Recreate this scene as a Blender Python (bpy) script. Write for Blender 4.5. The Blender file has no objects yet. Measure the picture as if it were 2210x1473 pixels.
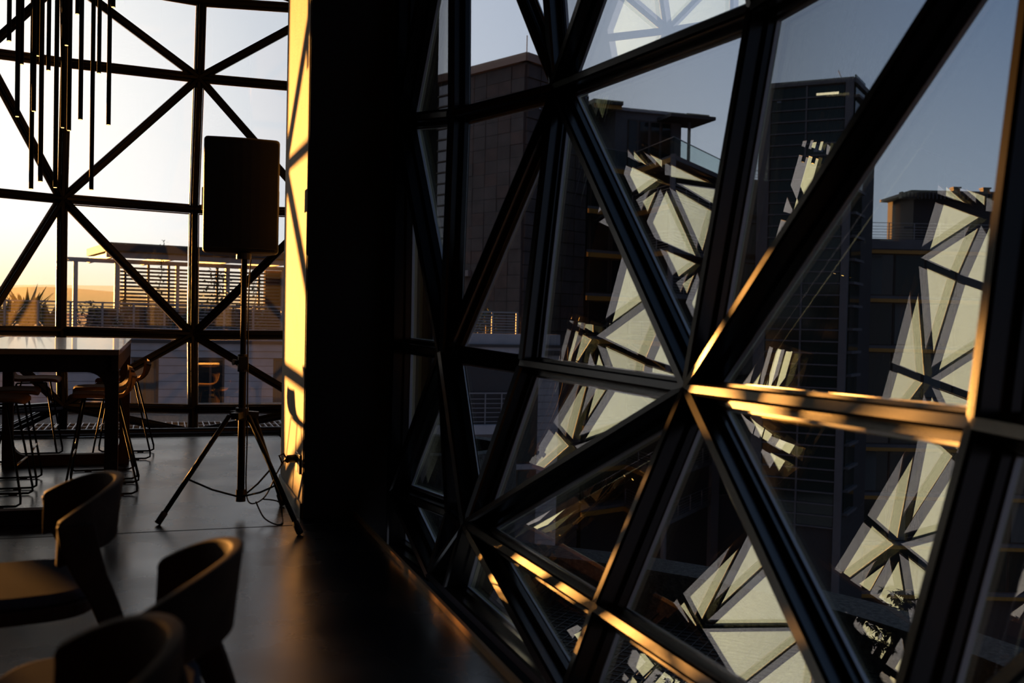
import bpy, math, random
from mathutils import Vector, Matrix
random.seed(7)
C = bpy.context.scene.collection
sc = bpy.context.scene
PI = math.pi
W, H = 2210, 1473

# ---------------------------------------------------------------- camera
FPX = 2161.2
YAW, PITCH, ROLL = math.radians(19.36), math.radians(-1.278), math.radians(1.269)
EYE = Vector((0, 0, 1.25))
fw = Vector((math.sin(YAW) * math.cos(PITCH), math.cos(YAW) * math.cos(PITCH), math.sin(PITCH)))
rt = Vector((math.cos(YAW), -math.sin(YAW), 0))
up = rt.cross(fw)
cx = rt * math.cos(ROLL) + up * math.sin(ROLL)
cy = up * math.cos(ROLL) - rt * math.sin(ROLL)
cam_d = bpy.data.cameras.new('camera')
cam = bpy.data.objects.new('camera', cam_d)
C.objects.link(cam)
m = Matrix((cx, cy, -fw)).transposed().to_4x4()
m.translation = EYE
cam.matrix_world = m
cam_d.sensor_width = 36
cam_d.lens = 36 * FPX / W
cam_d.clip_end = 20000
cam_d.clip_start = 0.05
cam_d.dof.use_dof = True
cam_d.dof.focus_distance = 9.0
cam_d.dof.aperture_fstop = 2.8
sc.camera = cam

# ---------------------------------------------------------------- sky, sun, exposure
SUN_AZ, SUN_EL = math.radians(-22.0), math.radians(1.7)
SUN = Vector((math.sin(SUN_AZ) * math.cos(SUN_EL), math.cos(SUN_AZ) * math.cos(SUN_EL), math.sin(SUN_EL)))
SUN_STRENGTH = 23.0
SKY_STRENGTH = 1.45
EXPOSURE = 0.0
sd = bpy.data.lights.new('sun', 'SUN')
sd.energy = SUN_STRENGTH
sd.color = (1.0, 0.41, 0.09)
sd.angle = math.radians(0.6)
so = bpy.data.objects.new('sun', sd)
so.rotation_euler = (-SUN).to_track_quat('-Z', 'Y').to_euler()
C.objects.link(so)
sc.view_settings.view_transform = 'Standard'
sc.view_settings.look = 'None'
sc.view_settings.gamma = 1.0
sc.view_settings.use_curve_mapping = False
sc.view_settings.exposure = EXPOSURE
sc.cycles.max_bounces = 10
sc.cycles.transparent_max_bounces = 40
sc.cycles.glossy_bounces = 5
sc.cycles.diffuse_bounces = 4
sc.cycles.caustics_reflective = False
sc.cycles.caustics_refractive = False
sc.cycles.use_denoising = True
sc.cycles.sample_clamp_indirect = 6


def N(t, kind, **kw):
    n = t.nodes.new(kind)
    for k, v in kw.items():
        setattr(n, k, v)
    return n


def build_world():
    w = bpy.data.worlds.new('sky')
    sc.world = w
    w.use_nodes = True
    t = w.node_tree
    t.nodes.clear()
    L = t.links.new
    tc = N(t, 'ShaderNodeTexCoord')
    sep = N(t, 'ShaderNodeSeparateXYZ')
    L(tc.outputs['Generated'], sep.inputs[0])
    dot = N(t, 'ShaderNodeVectorMath', operation='DOT_PRODUCT')
    L(tc.outputs['Generated'], dot.inputs[0])
    dot.inputs[1].default_value = SUN
    ac = N(t, 'ShaderNodeMath', operation='ARCCOSINE')
    ac.use_clamp = False
    L(dot.outputs['Value'], ac.inputs[0])
    an = N(t, 'ShaderNodeMath', operation='DIVIDE')
    L(ac.outputs[0], an.inputs[0])
    an.inputs[1].default_value = PI
    r1 = N(t, 'ShaderNodeValToRGB')          # colour by angle from the sun
    L(an.outputs[0], r1.inputs[0])
    stops = [(0, (1.5, 1.32, 1.05)), (14, (1.35, 1.25, 1.14)), (22, (1.08, 1.05, 1.05)), (30, (.70, .73, .81)), (40, (.51, .56, .68)),
             (50, (.37, .435, .57)), (58, (.235, .30, .435)), (68, (.135, .20, .33)), (90, (.09, .145, .26)), (180, (.06, .10, .19))]
    e = r1.color_ramp.elements
    while len(e) < len(stops):
        e.new(0.5)
    for el, (d, c) in zip(e, stops):
        el.position = d / 180
        el.color = (*c, 1)
    # warm, paler band just above the horizon
    hz = N(t, 'ShaderNodeMapRange', interpolation_type='SMOOTHSTEP')
    L(sep.outputs['Z'], hz.inputs['Value'])
    hz.inputs['From Min'].default_value = 0.0
    hz.inputs['From Max'].default_value = 0.085
    hz.inputs['To Min'].default_value = 1.0
    hz.inputs['To Max'].default_value = 0.0
    r2 = N(t, 'ShaderNodeValToRGB')          # horizon colour by angle from the sun
    L(an.outputs[0], r2.inputs[0])
    st2 = [(0, (1.8, 1.2, .55)), (14, (1.4, 1.06, .62)), (26, (1.05, .86, .64)), (42, (.60, .60, .64)), (60, (.36, .42, .50)), (110, (.22, .22, .27)), (180, (.16, .15, .19))]
    e = r2.color_ramp.elements
    while len(e) < len(st2):
        e.new(0.5)
    for el, (d, c) in zip(e, st2):
        el.position = d / 180
        el.color = (*c, 1)
    mix = N(t, 'ShaderNodeMix', data_type='RGBA')
    L(hz.outputs[0], mix.inputs[0])
    L(r2.outputs[0], mix.inputs[7])
    # paler sky low down, away from the sun
    hz2 = N(t, 'ShaderNodeMapRange', interpolation_type='SMOOTHSTEP')
    L(sep.outputs['Z'], hz2.inputs['Value'])
    hz2.inputs['From Min'].default_value = 0.02
    hz2.inputs['From Max'].default_value = 0.34
    hz2.inputs['To Min'].default_value = 1.0
    hz2.inputs['To Max'].default_value = 0.0
    r3 = N(t, 'ShaderNodeValToRGB')
    L(an.outputs[0], r3.inputs[0])
    st3 = [(0, (1.5, 1.32, 1.05)), (14, (1.35, 1.25, 1.14)), (22, (1.08, 1.05, 1.05)), (30, (.72, .75, .82)), (40, (.58, .62, .70)),
           (50, (.47, .52, .60)), (58, (.37, .43, .51)), (68, (.28, .34, .43)), (90, (.20, .24, .32)), (180, (.12, .135, .19))]
    e = r3.color_ramp.elements
    while len(e) < len(st3):
        e.new(0.5)
    for el, (d, c) in zip(e, st3):
        el.position = d / 180
        el.color = (*c, 1)
    mix2 = N(t, 'ShaderNodeMix', data_type='RGBA')
    L(hz2.outputs[0], mix2.inputs[0])
    L(r1.outputs[0], mix2.inputs[6])
    L(r3.outputs[0], mix2.inputs[7])
    L(mix2.outputs[2], mix.inputs[6])
    bg = N(t, 'ShaderNodeBackground')
    bg.inputs[1].default_value = SKY_STRENGTH
    L(mix.outputs[2], bg.inputs[0])
    out = N(t, 'ShaderNodeOutputWorld')
    L(bg.outputs[0], out.inputs[0])


build_world()

# ---------------------------------------------------------------- materials
MATS = {}


def mat(name, col, rough=0.6, metal=0.0, spec=0.5, noise=None, bump=None, emit=None, coat=0.0):
    """noise=(scale, amount): colour variation; bump=(scale, strength)"""
    if name in MATS:
        return MATS[name]
    mm = bpy.data.materials.new(name)
    mm.use_nodes = True
    t = mm.node_tree
    b = t.nodes['Principled BSDF']
    L = t.links.new
    b.inputs['Base Color'].default_value = (*col, 1)
    b.inputs['Roughness'].default_value = rough
    b.inputs['Metallic'].default_value = metal
    b.inputs['Specular IOR Level'].default_value = spec
    b.inputs['Coat Weight'].default_value = coat
    tc = N(t, 'ShaderNodeTexCoord')
    if noise:
        n = N(t, 'ShaderNodeTexNoise')
        n.inputs['Scale'].default_value = noise[0]
        n.inputs['Detail'].default_value = 6
        L(tc.outputs['Object'], n.inputs['Vector'])
        r = N(t, 'ShaderNodeValToRGB')
        a = noise[1]
        r.color_ramp.elements[0].position = .3
        r.color_ramp.elements[1].position = .7
        r.color_ramp.elements[0].color = (*[c * (1 - a) for c in col], 1)
        r.color_ramp.elements[1].color = (*[min(1, c * (1 + a)) for c in col], 1)
        L(n.outputs[0], r.inputs[0])
        L(r.outputs[0], b.inputs['Base Color'])
    if bump:
        n2 = N(t, 'ShaderNodeTexNoise')
        n2.inputs['Scale'].default_value = bump[0]
        n2.inputs['Detail'].default_value = 8
        L(tc.outputs['Object'], n2.inputs['Vector'])
        bp = N(t, 'ShaderNodeBump')
        bp.inputs['Strength'].default_value = bump[1]
        bp.inputs['Distance'].default_value = 0.02 if bump[0] < 61 else .0012
        L(n2.outputs[0], bp.inputs['Height'])
        L(bp.outputs[0], b.inputs['Normal'])
    if emit:
        b.inputs['Emission Color'].default_value = (*emit[0], 1)
        b.inputs['Emission Strength'].default_value = emit[1]
    MATS[name] = mm
    return mm


def glass_mat(name, tint, refl, boost):
    """thin pane of coated glass: light goes straight through, Fresnel share mirrors"""
    mm = bpy.data.materials.new(name)
    mm.use_nodes = True
    t = mm.node_tree
    t.nodes.clear()
    L = t.links.new
    geo = N(t, 'ShaderNodeNewGeometry')
    ior = N(t, 'ShaderNodeMix', data_type='FLOAT')
    ior.inputs[2].default_value = 1.5
    ior.inputs[3].default_value = 1 / 1.5
    L(geo.outputs['Backfacing'], ior.inputs[0])
    fr = N(t, 'ShaderNodeFresnel')
    L(ior.outputs[0], fr.inputs[0])
    # two surfaces of one sheet: 2R/(1+R), times the coating
    a = N(t, 'ShaderNodeMath', operation='MULTIPLY')
    L(fr.outputs[0], a.inputs[0])
    a.inputs[1].default_value = 2
    b = N(t, 'ShaderNodeMath', operation='ADD')
    L(fr.outputs[0], b.inputs[0])
    b.inputs[1].default_value = 1
    d = N(t, 'ShaderNodeMath', operation='DIVIDE')
    L(a.outputs[0], d.inputs[0])
    L(b.outputs[0], d.inputs[1])
    e = N(t, 'ShaderNodeMath', operation='MULTIPLY')
    e.use_clamp = True
    L(d.outputs[0], e.inputs[0])
    e.inputs[1].default_value = boost
    tr = N(t, 'ShaderNodeBsdfTransparent')
    tr.inputs[0].default_value = (*tint, 1)
    gl = N(t, 'ShaderNodeBsdfGlossy')
    gl.inputs['Color'].default_value = (*refl, 1)
    gl.inputs['Roughness'].default_value = 0.0
    mx = N(t, 'ShaderNodeMixShader')
    L(e.outputs[0], mx.inputs[0])
    L(tr.outputs[0], mx.inputs[1])
    L(gl.outputs[0], mx.inputs[2])
    o = N(t, 'ShaderNodeOutputMaterial')
    L(mx.outputs[0], o.inputs[0])
    MATS[name] = mm
    return mm


def haze_mat(name, col, thin):
    mm = bpy.data.materials.new(name)
    mm.use_nodes = True
    t = mm.node_tree
    t.nodes.clear()
    L = t.links.new
    tr = N(t, 'ShaderNodeBsdfTransparent')
    tr.inputs[0].default_value = (1, .93, .80, 1)
    df = N(t, 'ShaderNodeBsdfDiffuse')
    df.inputs[0].default_value = (*col, 1)
    mx = N(t, 'ShaderNodeMixShader')
    mx.inputs[0].default_value = 1 - thin
    L(tr.outputs[0], mx.inputs[1])
    L(df.outputs[0], mx.inputs[2])
    o = N(t, 'ShaderNodeOutputMaterial')
    L(mx.outputs[0], o.inputs[0])
    return mm


STEEL = mat('black painted steel', (.007, .0065, .0065), .22, 0, .35, bump=(180, .08))
CAP = mat('black glazing cap', (.012, .012, .013), .35)
SPACER = mat('aluminium spacer', (.80, .81, .83), .4, .2)
GLASS_IN = glass_mat('inner glass sheet', (.95, .955, .95), (.97, .94, 1.0), .8)
GLASS_OUT = glass_mat('outer glass sheet', (.93, .94, .925), (1.0, .96, .62), 3.3)
PLASTER = mat('pale plaster', (.62, .56, .47), .75, noise=(6, .08), bump=(60, .15))
DARKWALL = mat('black wall paint', (.012, .011, .011), .8, bump=(40, .1))
CEIL = mat('black ceiling', (.010, .010, .010), .9)
CONC = mat('rough grey concrete', (.10, .092, .08), .95, noise=(9, .5), bump=(35, .9))
LEDGE = mat('pebbled ledge concrete', (.11, .10, .085), .95, noise=(30, .55), bump=(60, .8))
GRATE = mat('dark steel grating', (.03, .03, .03), .5, .5)
BRASS = mat('worn bronze floor edge', (.42, .22, .07), .45, .3, bump=(220, .25))
WOOD = mat('dark stained oak', (.050, .030, .019), .65, 0, .06, noise=(14, .25), bump=(70, .1))
TABLEWOOD = mat('varnished oak tabletop', (.16, .09, .05), .22, noise=(10, .25), coat=.4)
FABRIC = mat('brown woven fabric', (.20, .12, .065), .9, 0, .1, bump=(500, .5))
GREYPAD = mat('grey upholstery', (.06, .065, .078), 1.0, 0, .02, bump=(400, .4))
BLACKMETAL = mat('black metal rod', (.010, .010, .010), .6, 0, .07)
BLACKPLASTIC = mat('black plastic', (.012, .012, .012), .5, bump=(300, .2))
GRILLE = mat('black speaker grille', (.010, .010, .010), .7, bump=(600, .6))
RUBBER = mat('black rubber', (.012, .011, .010), .7)
SOCKETM = mat('socket plate', (.05, .045, .04), .35)
LAMPTIP = mat('lit lamp tip', (.9, .6, .3), .4, emit=((1, .62, .22), 2.2))
LEAF = mat('dark green leaf', (.035, .06, .02), .5, noise=(20, .3))
SOIL = mat('potting soil', (.03, .022, .015), 1)
POT = mat('dark clay pot', (.05, .045, .042), .6)


def floor_mat():
    mm = mat('polished concrete floor', (.055, .053, .056), .3, 0, .38)
    t = mm.node_tree
    b = t.nodes['Principled BSDF']
    L = t.links.new
    tc = N(t, 'ShaderNodeTexCoord')
    n = N(t, 'ShaderNodeTexNoise')
    n.inputs['Scale'].default_value = 1.6
    n.inputs['Detail'].default_value = 9
    L(tc.outputs['Object'], n.inputs['Vector'])
    r = N(t, 'ShaderNodeMapRange')
    L(n.outputs[0], r.inputs[0])
    r.inputs[1].default_value = .3
    r.inputs[2].default_value = .7
    r.inputs[3].default_value = .20
    r.inputs[4].default_value = .34
    L(r.outputs[0], b.inputs['Roughness'])
    n2 = N(t, 'ShaderNodeTexNoise')
    n2.inputs['Scale'].default_value = 3.0
    n2.inputs['Detail'].default_value = 10
    L(tc.outputs['Object'], n2.inputs['Vector'])
    c = N(t, 'ShaderNodeValToRGB')
    c.color_ramp.elements[0].position = .3
    c.color_ramp.elements[0].color = (.006, .006, .0085, 1)
    c.color_ramp.elements[1].position = .72
    c.color_ramp.elements[1].color = (.012, .0118, .0145, 1)
    L(n2.outputs[0], c.inputs[0])
    L(c.outputs[0], b.inputs['Base Color'])
    bp = N(t, 'ShaderNodeBump')
    bp.inputs['Strength'].default_value = .05
    bp.inputs['Distance'].default_value = .01
    n3 = N(t, 'ShaderNodeTexNoise')
    n3.inputs['Scale'].default_value = 7
    n3.inputs['Detail'].default_value = 5
    L(tc.outputs['Object'], n3.inputs['Vector'])
    L(n3.outputs[0], bp.inputs['Height'])
    L(bp.outputs[0], b.inputs['Normal'])
    return mm


FLOOR = floor_mat()

# ---------------------------------------------------------------- mesh helpers


class MB:
    def __init__(self):
        self.v, self.f, self.mi = [], [], []

    def add(self, vs, fs, k=0):
        o = len(self.v)
        self.v += [tuple(p) for p in vs]
        self.f += [tuple(i + o for i in f) for f in fs]
        self.mi += [k] * len(fs)
        return self

    def box(self, a, b, k=0):
        (x0, y0, z0), (x1, y1, z1) = a, b
        self.add([(x0, y0, z0), (x1, y0, z0), (x1, y1, z0), (x0, y1, z0), (x0, y0, z1), (x1, y0, z1), (x1, y1, z1), (x0, y1, z1)],
                 [(0, 3, 2, 1), (4, 5, 6, 7), (0, 1, 5, 4), (1, 2, 6, 5), (2, 3, 7, 6), (3, 0, 4, 7)], k)
        return self

    def bar(self, a, b, n, w, d0, d1, k=0):
        """bar a->b; n = outward normal; width w; from d0 to d1 along n"""
        a, b, n = Vector(a), Vector(b), Vector(n)
        t = (b - a).normalized()
        n = (n - t * n.dot(t)).normalized()
        s = t.cross(n) * (w / 2)
        vs = []
        for p in (a, b):
            vs += [p - s + n * d0, p + s + n * d0, p + s + n * d1, p - s + n * d1]
        self.add(vs, [(0, 1, 2, 3), (7, 6, 5, 4), (0, 4, 5, 1), (1, 5, 6, 2), (2, 6, 7, 3), (3, 7, 4, 0)], k)
        return self

    def fin(self, a, b, n, w, d0, d1, c=.012, k=0):
        """bar with chamfered inner edges"""
        a, b, n = Vector(a), Vector(b), Vector(n)
        t = (b - a).normalized()
        n = (n - t * n.dot(t)).normalized()
        s = t.cross(n)
        h = w / 2
        prof = [(-h + c, d0), (h - c, d0), (h, d0 + c), (h, d1), (-h, d1), (-h, d0 + c)]
        vs = [p + s * x + n * y for p in (a, b) for x, y in prof]
        fs = [(0, 1, 2, 3, 4, 5), (11, 10, 9, 8, 7, 6)] + [(i, i + 6, (i + 1) % 6 + 6, (i + 1) % 6) for i in range(6)]
        return self.add(vs, fs, k)

    def tube(self, pts, r, n=8, k=0, caps=True):
        pts = [Vector(p) for p in pts]
        rs = r if isinstance(r, (list, tuple)) else [r] * len(pts)
        prev = None
        rings = []
        for i, p in enumerate(pts):
            t = (pts[min(i + 1, len(pts) - 1)] - pts[max(i - 1, 0)]).normalized()
            if prev is None:
                a = t.cross(Vector((0, 0, 1)))
                if a.length < .01:
                    a = t.cross(Vector((1, 0, 0)))
                a.normalize()
            else:
                a = (prev - t * prev.dot(t)).normalized()
            prev = a
            b = t.cross(a)
            rings.append([p + (a * math.cos(2 * PI * j / n) + b * math.sin(2 * PI * j / n)) * rs[i] for j in range(n)])
        vs = [q for ring in rings for q in ring]
        fs = []
        for i in range(len(pts) - 1):
            for j in range(n):
                fs.append((i * n + j, i * n + (j + 1) % n, (i + 1) * n + (j + 1) % n, (i + 1) * n + j))
        if caps:
            fs.append(tuple(range(n))[::-1])
            fs.append(tuple((len(pts) - 1) * n + j for j in range(n)))
        return self.add(vs, fs, k)

    def prism(self, poly, z0, z1, k=0):
        n = len(poly)
        vs = [(x, y, z0) for x, y in poly] + [(x, y, z1) for x, y in poly]
        fs = [tuple(range(n))[::-1], tuple(range(n, 2 * n))] + [(i, (i + 1) % n, n + (i + 1) % n, n + i) for i in range(n)]
        return self.add(vs, fs, k)

    def cyl(self, c, r, z0, z1, n=24, k=0, r1=None):
        r1 = r if r1 is None else r1
        vs = [(c[0] + r * math.cos(2 * PI * j / n), c[1] + r * math.sin(2 * PI * j / n), z0) for j in range(n)]
        vs += [(c[0] + r1 * math.cos(2 * PI * j / n), c[1] + r1 * math.sin(2 * PI * j / n), z1) for j in range(n)]
        fs = [tuple(range(n))[::-1], tuple(range(n, 2 * n))] + [(i, (i + 1) % n, n + (i + 1) % n, n + i) for i in range(n)]
        return self.add(vs, fs, k)

    def build(self, name, mats, parent=None, smooth=False, bevel=0, subsurf=0):
        me = bpy.data.meshes.new(name)
        me.from_pydata(self.v, [], self.f)
        if not isinstance(mats, (list, tuple)):
            mats = [mats]
        for q in mats:
            me.materials.append(q)
        if any(self.mi):
            me.polygons.foreach_set('material_index', self.mi)
        if smooth:
            me.polygons.foreach_set('use_smooth', [True] * len(me.polygons))
        me.update()
        o = bpy.data.objects.new(name, me)
        C.objects.link(o)
        if parent is not None:
            o.parent = parent
        if bevel:
            bv = o.modifiers.new('bevel', 'BEVEL')
            bv.width = bevel
            bv.segments = 3
            bv.limit_method = 'ANGLE'
        if subsurf:
            ss = o.modifiers.new('subsurf', 'SUBSURF')
            ss.levels = ss.render_levels = subsurf
        return o


def tag(o, label=None, cat=None, group=None, kind=None):
    for k, v in (('label', label), ('category', cat), ('group', group), ('kind', kind)):
        if v:
            o[k] = v
    return o


def empty(name, loc=(0, 0, 0), rz=0, label=None, cat=None, group=None, kind=None):
    o = bpy.data.objects.new(name, None)
    o.empty_display_size = .1
    o.location = loc
    o.rotation_euler = (0, 0, rz)
    C.objects.link(o)
    return tag(o, label, cat, group, kind)


def copy_tree(o, parent=None):
    c = o.copy()
    C.objects.link(c)
    if parent is not None:
        c.parent = parent
    for ch in list(o.children):
        copy_tree(ch, c)
    return c


def ray(u, v):
    return (fw + cx * ((u - W / 2) / FPX) - cy * ((v - H / 2) / FPX))


def at_z(u, v, z):
    d = ray(u, v)
    return EYE + d * ((z - EYE.z) / d.z)


def at_y(u, v, y):
    d = ray(u, v)
    return EYE + d * (y / d.y)


def at_d(u, v, dist):
    return EYE + ray(u, v) * dist      # dist = depth along the viewing axis


# ---------------------------------------------------------------- room shell
NODES_L = [
    (-2.2, 11.405, 5.103), (-2.2, 11.405, 4.757), (-2.2, 11.405, 3.902), (-2.2, 11.405, 2.459), (-2.2, 11.405, 1.016), (-2.2, 11.405, 0.161), (-2.2, 11.405, -0.185),
    (-1.772, 11.789, 5.103), (-1.772, 11.655, 4.757), (-1.772, 11.704, 3.902), (-1.772, 11.677, 2.459), (-1.772, 11.704, 1.016), (-1.772, 11.655, 0.161), (-1.772, 11.789, -0.185),
    (-1, 11.789, 5.103), (-1, 11.684, 4.757), (-0.998, 11.908, 3.917), (-1.026, 11.992, 2.454), (-1.017, 11.91, 1.014), (-0.973, 11.691, 0.212), (-0.996, 11.795, -0.138),
    (0.368, 11.789, 5.103), (0.388, 11.911, 4.751), (0.376, 11.977, 3.905), (0.353, 12.314, 2.45), (0.349, 11.978, 0.994), (0.362, 11.909, 0.151), (0.362, 11.799, -0.106),
    (1.735, 11.789, 5.103), (1.735, 11.684, 4.757), (1.735, 11.912, 3.902), (1.735, 11.993, 2.459), (1.735, 11.912, 1.016), (1.735, 11.684, 0.161), (1.735, 11.789, -0.185),
    (2.508, 11.789, 5.103), (2.508, 11.655, 4.757), (2.508, 11.704, 3.902), (2.508, 11.677, 2.459), (2.508, 11.704, 1.016), (2.508, 11.655, 0.161), (2.508, 11.789, -0.185),
    (2.818, 11.405, 5.103), (2.818, 11.405, 4.757), (2.818, 11.405, 3.902), (2.818, 11.405, 2.459), (2.818, 11.405, 1.016), (2.818, 11.405, 0.161), (2.818, 11.405, -0.185),
]
NODES_R = [
    (1.418, 6.105, 5.103), (1.418, 6.105, 4.757), (1.418, 6.105, 3.902), (1.417, 6.104, 2.463), (1.424, 6.105, 1.069), (1.418, 6.105, 0.161), (1.418, 6.105, -0.185),
    (1.477, 5.338, 5.103), (1.58, 5.338, 4.757), (1.508, 5.338, 3.902), (1.541, 5.357, 2.369), (1.513, 5.338, 1.056), (1.58, 5.338, 0.161), (1.477, 5.338, -0.185),
    (1.479, 5.008, 5.103), (1.59, 5.008, 4.757), (1.856, 5.01, 3.902), (2.024, 5.056, 2.495), (1.833, 4.928, 1.01), (1.564, 4.985, 0.157), (1.479, 5.008, -0.185),
    (1.488, 3.426, 5.103), (1.617, 3.427, 4.757), (2.026, 3.496, 3.954), (2.233, 3.435, 2.492), (2.031, 3.519, 0.977), (1.63, 3.463, 0.135), (1.488, 3.426, -0.185),
    (1.497, 1.845, 5.103), (1.608, 1.846, 4.757), (1.874, 1.847, 3.902), (2.115, 1.919, 2.505), (1.91, 1.89, 1.011), (1.646, 1.89, 0.135), (1.497, 1.845, -0.185),
    (1.499, 1.515, 5.103), (1.602, 1.516, 4.757), (1.53, 1.516, 3.902), (1.563, 1.516, 2.459), (1.53, 1.516, 1.016), (1.602, 1.516, 0.161), (1.499, 1.515, -0.185),
    (1.449, 0.748, 5.103), (1.449, 0.748, 4.757), (1.449, 0.748, 3.902), (1.449, 0.748, 2.459), (1.449, 0.748, 1.016), (1.449, 0.748, 0.161), (1.449, 0.748, -0.185),
]
UL0, UL1, YF = -20.0, 1.163, 10.55        # floor edges


def struct(o, label=None):
    o['kind'] = 'structure'
    if label:
        o['label'] = label
    return o


floor = struct(MB().box((UL0, -9, -.10), (UL1, YF, 0)).build('floor', FLOOR), 'polished dark concrete floor')
for q, (a, b) in enumerate([((UL0, 5.995), (UL1, 6.005)), ((UL0, 3.0), (UL1, 3.008)), ((-2.6, -9), (-2.592, YF))]):
    MB().box((a[0], a[1], .0002), (b[0], b[1], .0012)).build('floor_joint', mat('dark joint', (.012, .012, .012), .8), floor)
struct(MB().box((UL0, YF, -.5), (2.8, 11.9, -.26)).build('trim_1', CEIL), 'dark recess under the far glazing')
struct(MB().box((UL1, -9, -.5), (1.62, 6.18, -.26)).build('trim_2', CEIL), 'dark recess under the near glazing')
struct(MB().box((UL0, -9, 5.35), (2.9, 12.0, 5.6)).build('ceiling', CEIL), 'black ceiling')
struct(MB().box((UL0 - .3, -9, -.5), (UL0, 12.2, 5.6)).build('wall_back', DARKWALL), 'dark wall across the room')
struct(MB().box((UL0, -9.3, -.5), (3.2, -9, 5.6)).build('wall_front', DARKWALL), 'dark wall behind the camera')
# bronze edge strips on the floor rim
eb = MB()
eb.box((UL1 - .012, -3, -.09), (UL1 + .004, 6.18, .028))
struct(eb.build('trim_3', BRASS), 'bronze floor edge strip along the near glazing')
eb = MB()
eb.box((-16, YF - .01, -.09), (2.4, YF + .004, .008))
struct(eb.build('trim_4', BLACKMETAL), 'black floor edge strip along the far glazing')

# the pier between the two glazed bays: sunlit plaster side, near face's shade put into black colour
pier = empty('wall_pier', (0, 0, 0), kind='structure', label='concrete pier between the bays, plastered side lit by the low sun')
MB().box((.835, 6.20, -.30), (.850, 7.38, 5.35)).build('plaster_side', PLASTER, pier)
MB().box((.851, 6.20, -.30), (1.42, 7.39, 5.35)).build('core', DARKWALL, pier)
MB().box((.84, 6.18, -.30), (1.42, 6.199, 5.35)).build('shade_face', DARKWALL, pier)
MB().box((1.42, 6.12, -6), (1.62, 7.3, 7.5)).build('concrete_fin', CONC, pier)
MB().box((.823, 6.20, 0.0), (.834, 7.38, .09)).build('skirting', BLACKPLASTIC, pier)
struct(MB().prism([(1.42, 7.38), (1.42, 9.6), (2.76, 11.29), (2.88, 11.29), (1.50, 9.5), (1.50, 7.30)], -6, 5.35).build('wall_corner', DARKWALL), 'dark corner wall behind the pier')
struct(MB().box((1.30, .30, -.5), (1.75, .70, 5.6)).build('wall_right', DARKWALL), 'dark right hand wall at the end of the near bay')
MB().box((1.30, -9, -.5), (1.75, .30, 5.6)).build('wall_segment', DARKWALL, bpy.data.objects['wall_right'])
struct(MB().box((1.163, .3, 5.12), (1.9, 6.18, 5.6)).build('trim_5', DARKWALL), 'dark lintel over the near bay')

PITCHB = 5.96
wl = empty('wall_left', (0, 0, 0), kind='structure', label='far wall of dark piers between glazed bays')
for k in range(3):
    x1 = -2.2 - k * PITCHB
    MB().box((x1 - (PITCHB - 5.018), 11.25, -.5), (x1, 12.0, 5.6)).build('pier', DARKWALL, wl)
MB().box((-20, 11.2, -.5), (-2.2 - 2 * PITCHB - PITCHB, 12.0, 5.6)).build('wall_segment', DARKWALL, wl)
MB().box((2.818, 11.3, -6), (2.90, 12.0, 5.35)).build('pier', DARKWALL, wl)
MB().box((-20, 11.2, 5.12), (2.9, 12.0, 5.35)).build('lintel', DARKWALL, wl)

# ---------------------------------------------------------------- faceted glazing


def grid(nodes):
    return {(i - 3, j - 3): Vector(nodes[i * 7 + j]) for i in range(7) for j in range(7)}


GL = grid(NODES_L)
GR = grid(NODES_R)
for j, u in ((0, 1.84), (1, 1.72), (2, 1.59), (3, 1.48)):
    for s in (1, -1):
        GR[2, s * j] = Vector((u, 1.13, GR[1, s * j].z))


def cells():
    for i in range(-3, 3):
        for j in range(-3, 3):
            a, b, c, d = (i, j), (i + 1, j), (i + 1, j + 1), (i, j + 1)
            if (i + j) % 2:
                yield a, b, c
                yield a, c, d
            else:
                yield a, b, d
                yield b, c, d


def inset(tri, dd):
    a, b, c = tri
    la, lb, lc = (b - c).length, (c - a).length, (a - b).length
    per = la + lb + lc
    area = (b - a).cross(c - a).length / 2
    r = 2 * area / per
    ic = (a * la + b * lb + c * lc) / per
    k = max(.25, 1 - dd / r)
    return [ic + (p - ic) * k for p in tri]


def pane_mb(tri, out, i, tilt):
    n = (tri[1] - tri[0]).cross(tri[2] - tri[0]).normalized()
    if n.dot(out) < 0:
        tri = [tri[0], tri[2], tri[1]]
        n = -n
    g = MB()
    t0 = inset(tri, .012)
    g.add([p + n * .035 for p in t0], [(0, 1, 2)], 0)
    # the outer sheet is not quite parallel: sealed units bow a little
    cen = (t0[0] + t0[1] + t0[2]) / 3
    hd = Vector((out.y, -out.x, 0))
    g.add([p + n * (.053 + (p - cen).dot(hd) * tilt[0] + (p - cen).z * tilt[1]) for p in t0], [(0, 1, 2)], 1)
    ta, tb = inset(tri, .040), inset(tri, .051)
    vs = [p + n * .036 for p in ta] + [p + n * .036 for p in tb] + [p + n * .052 for p in ta] + [p + n * .052 for p in tb]
    fs = []
    for q in range(3):
        w_ = (q + 1) % 3
        fs += [(q, w_, 3 + w_, 3 + q), (6 + q, 9 + q, 9 + w_, 6 + w_), (3 + q, 3 + w_, 9 + w_, 9 + q)]
    g.add(vs, fs, 2)
    return g, n


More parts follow.
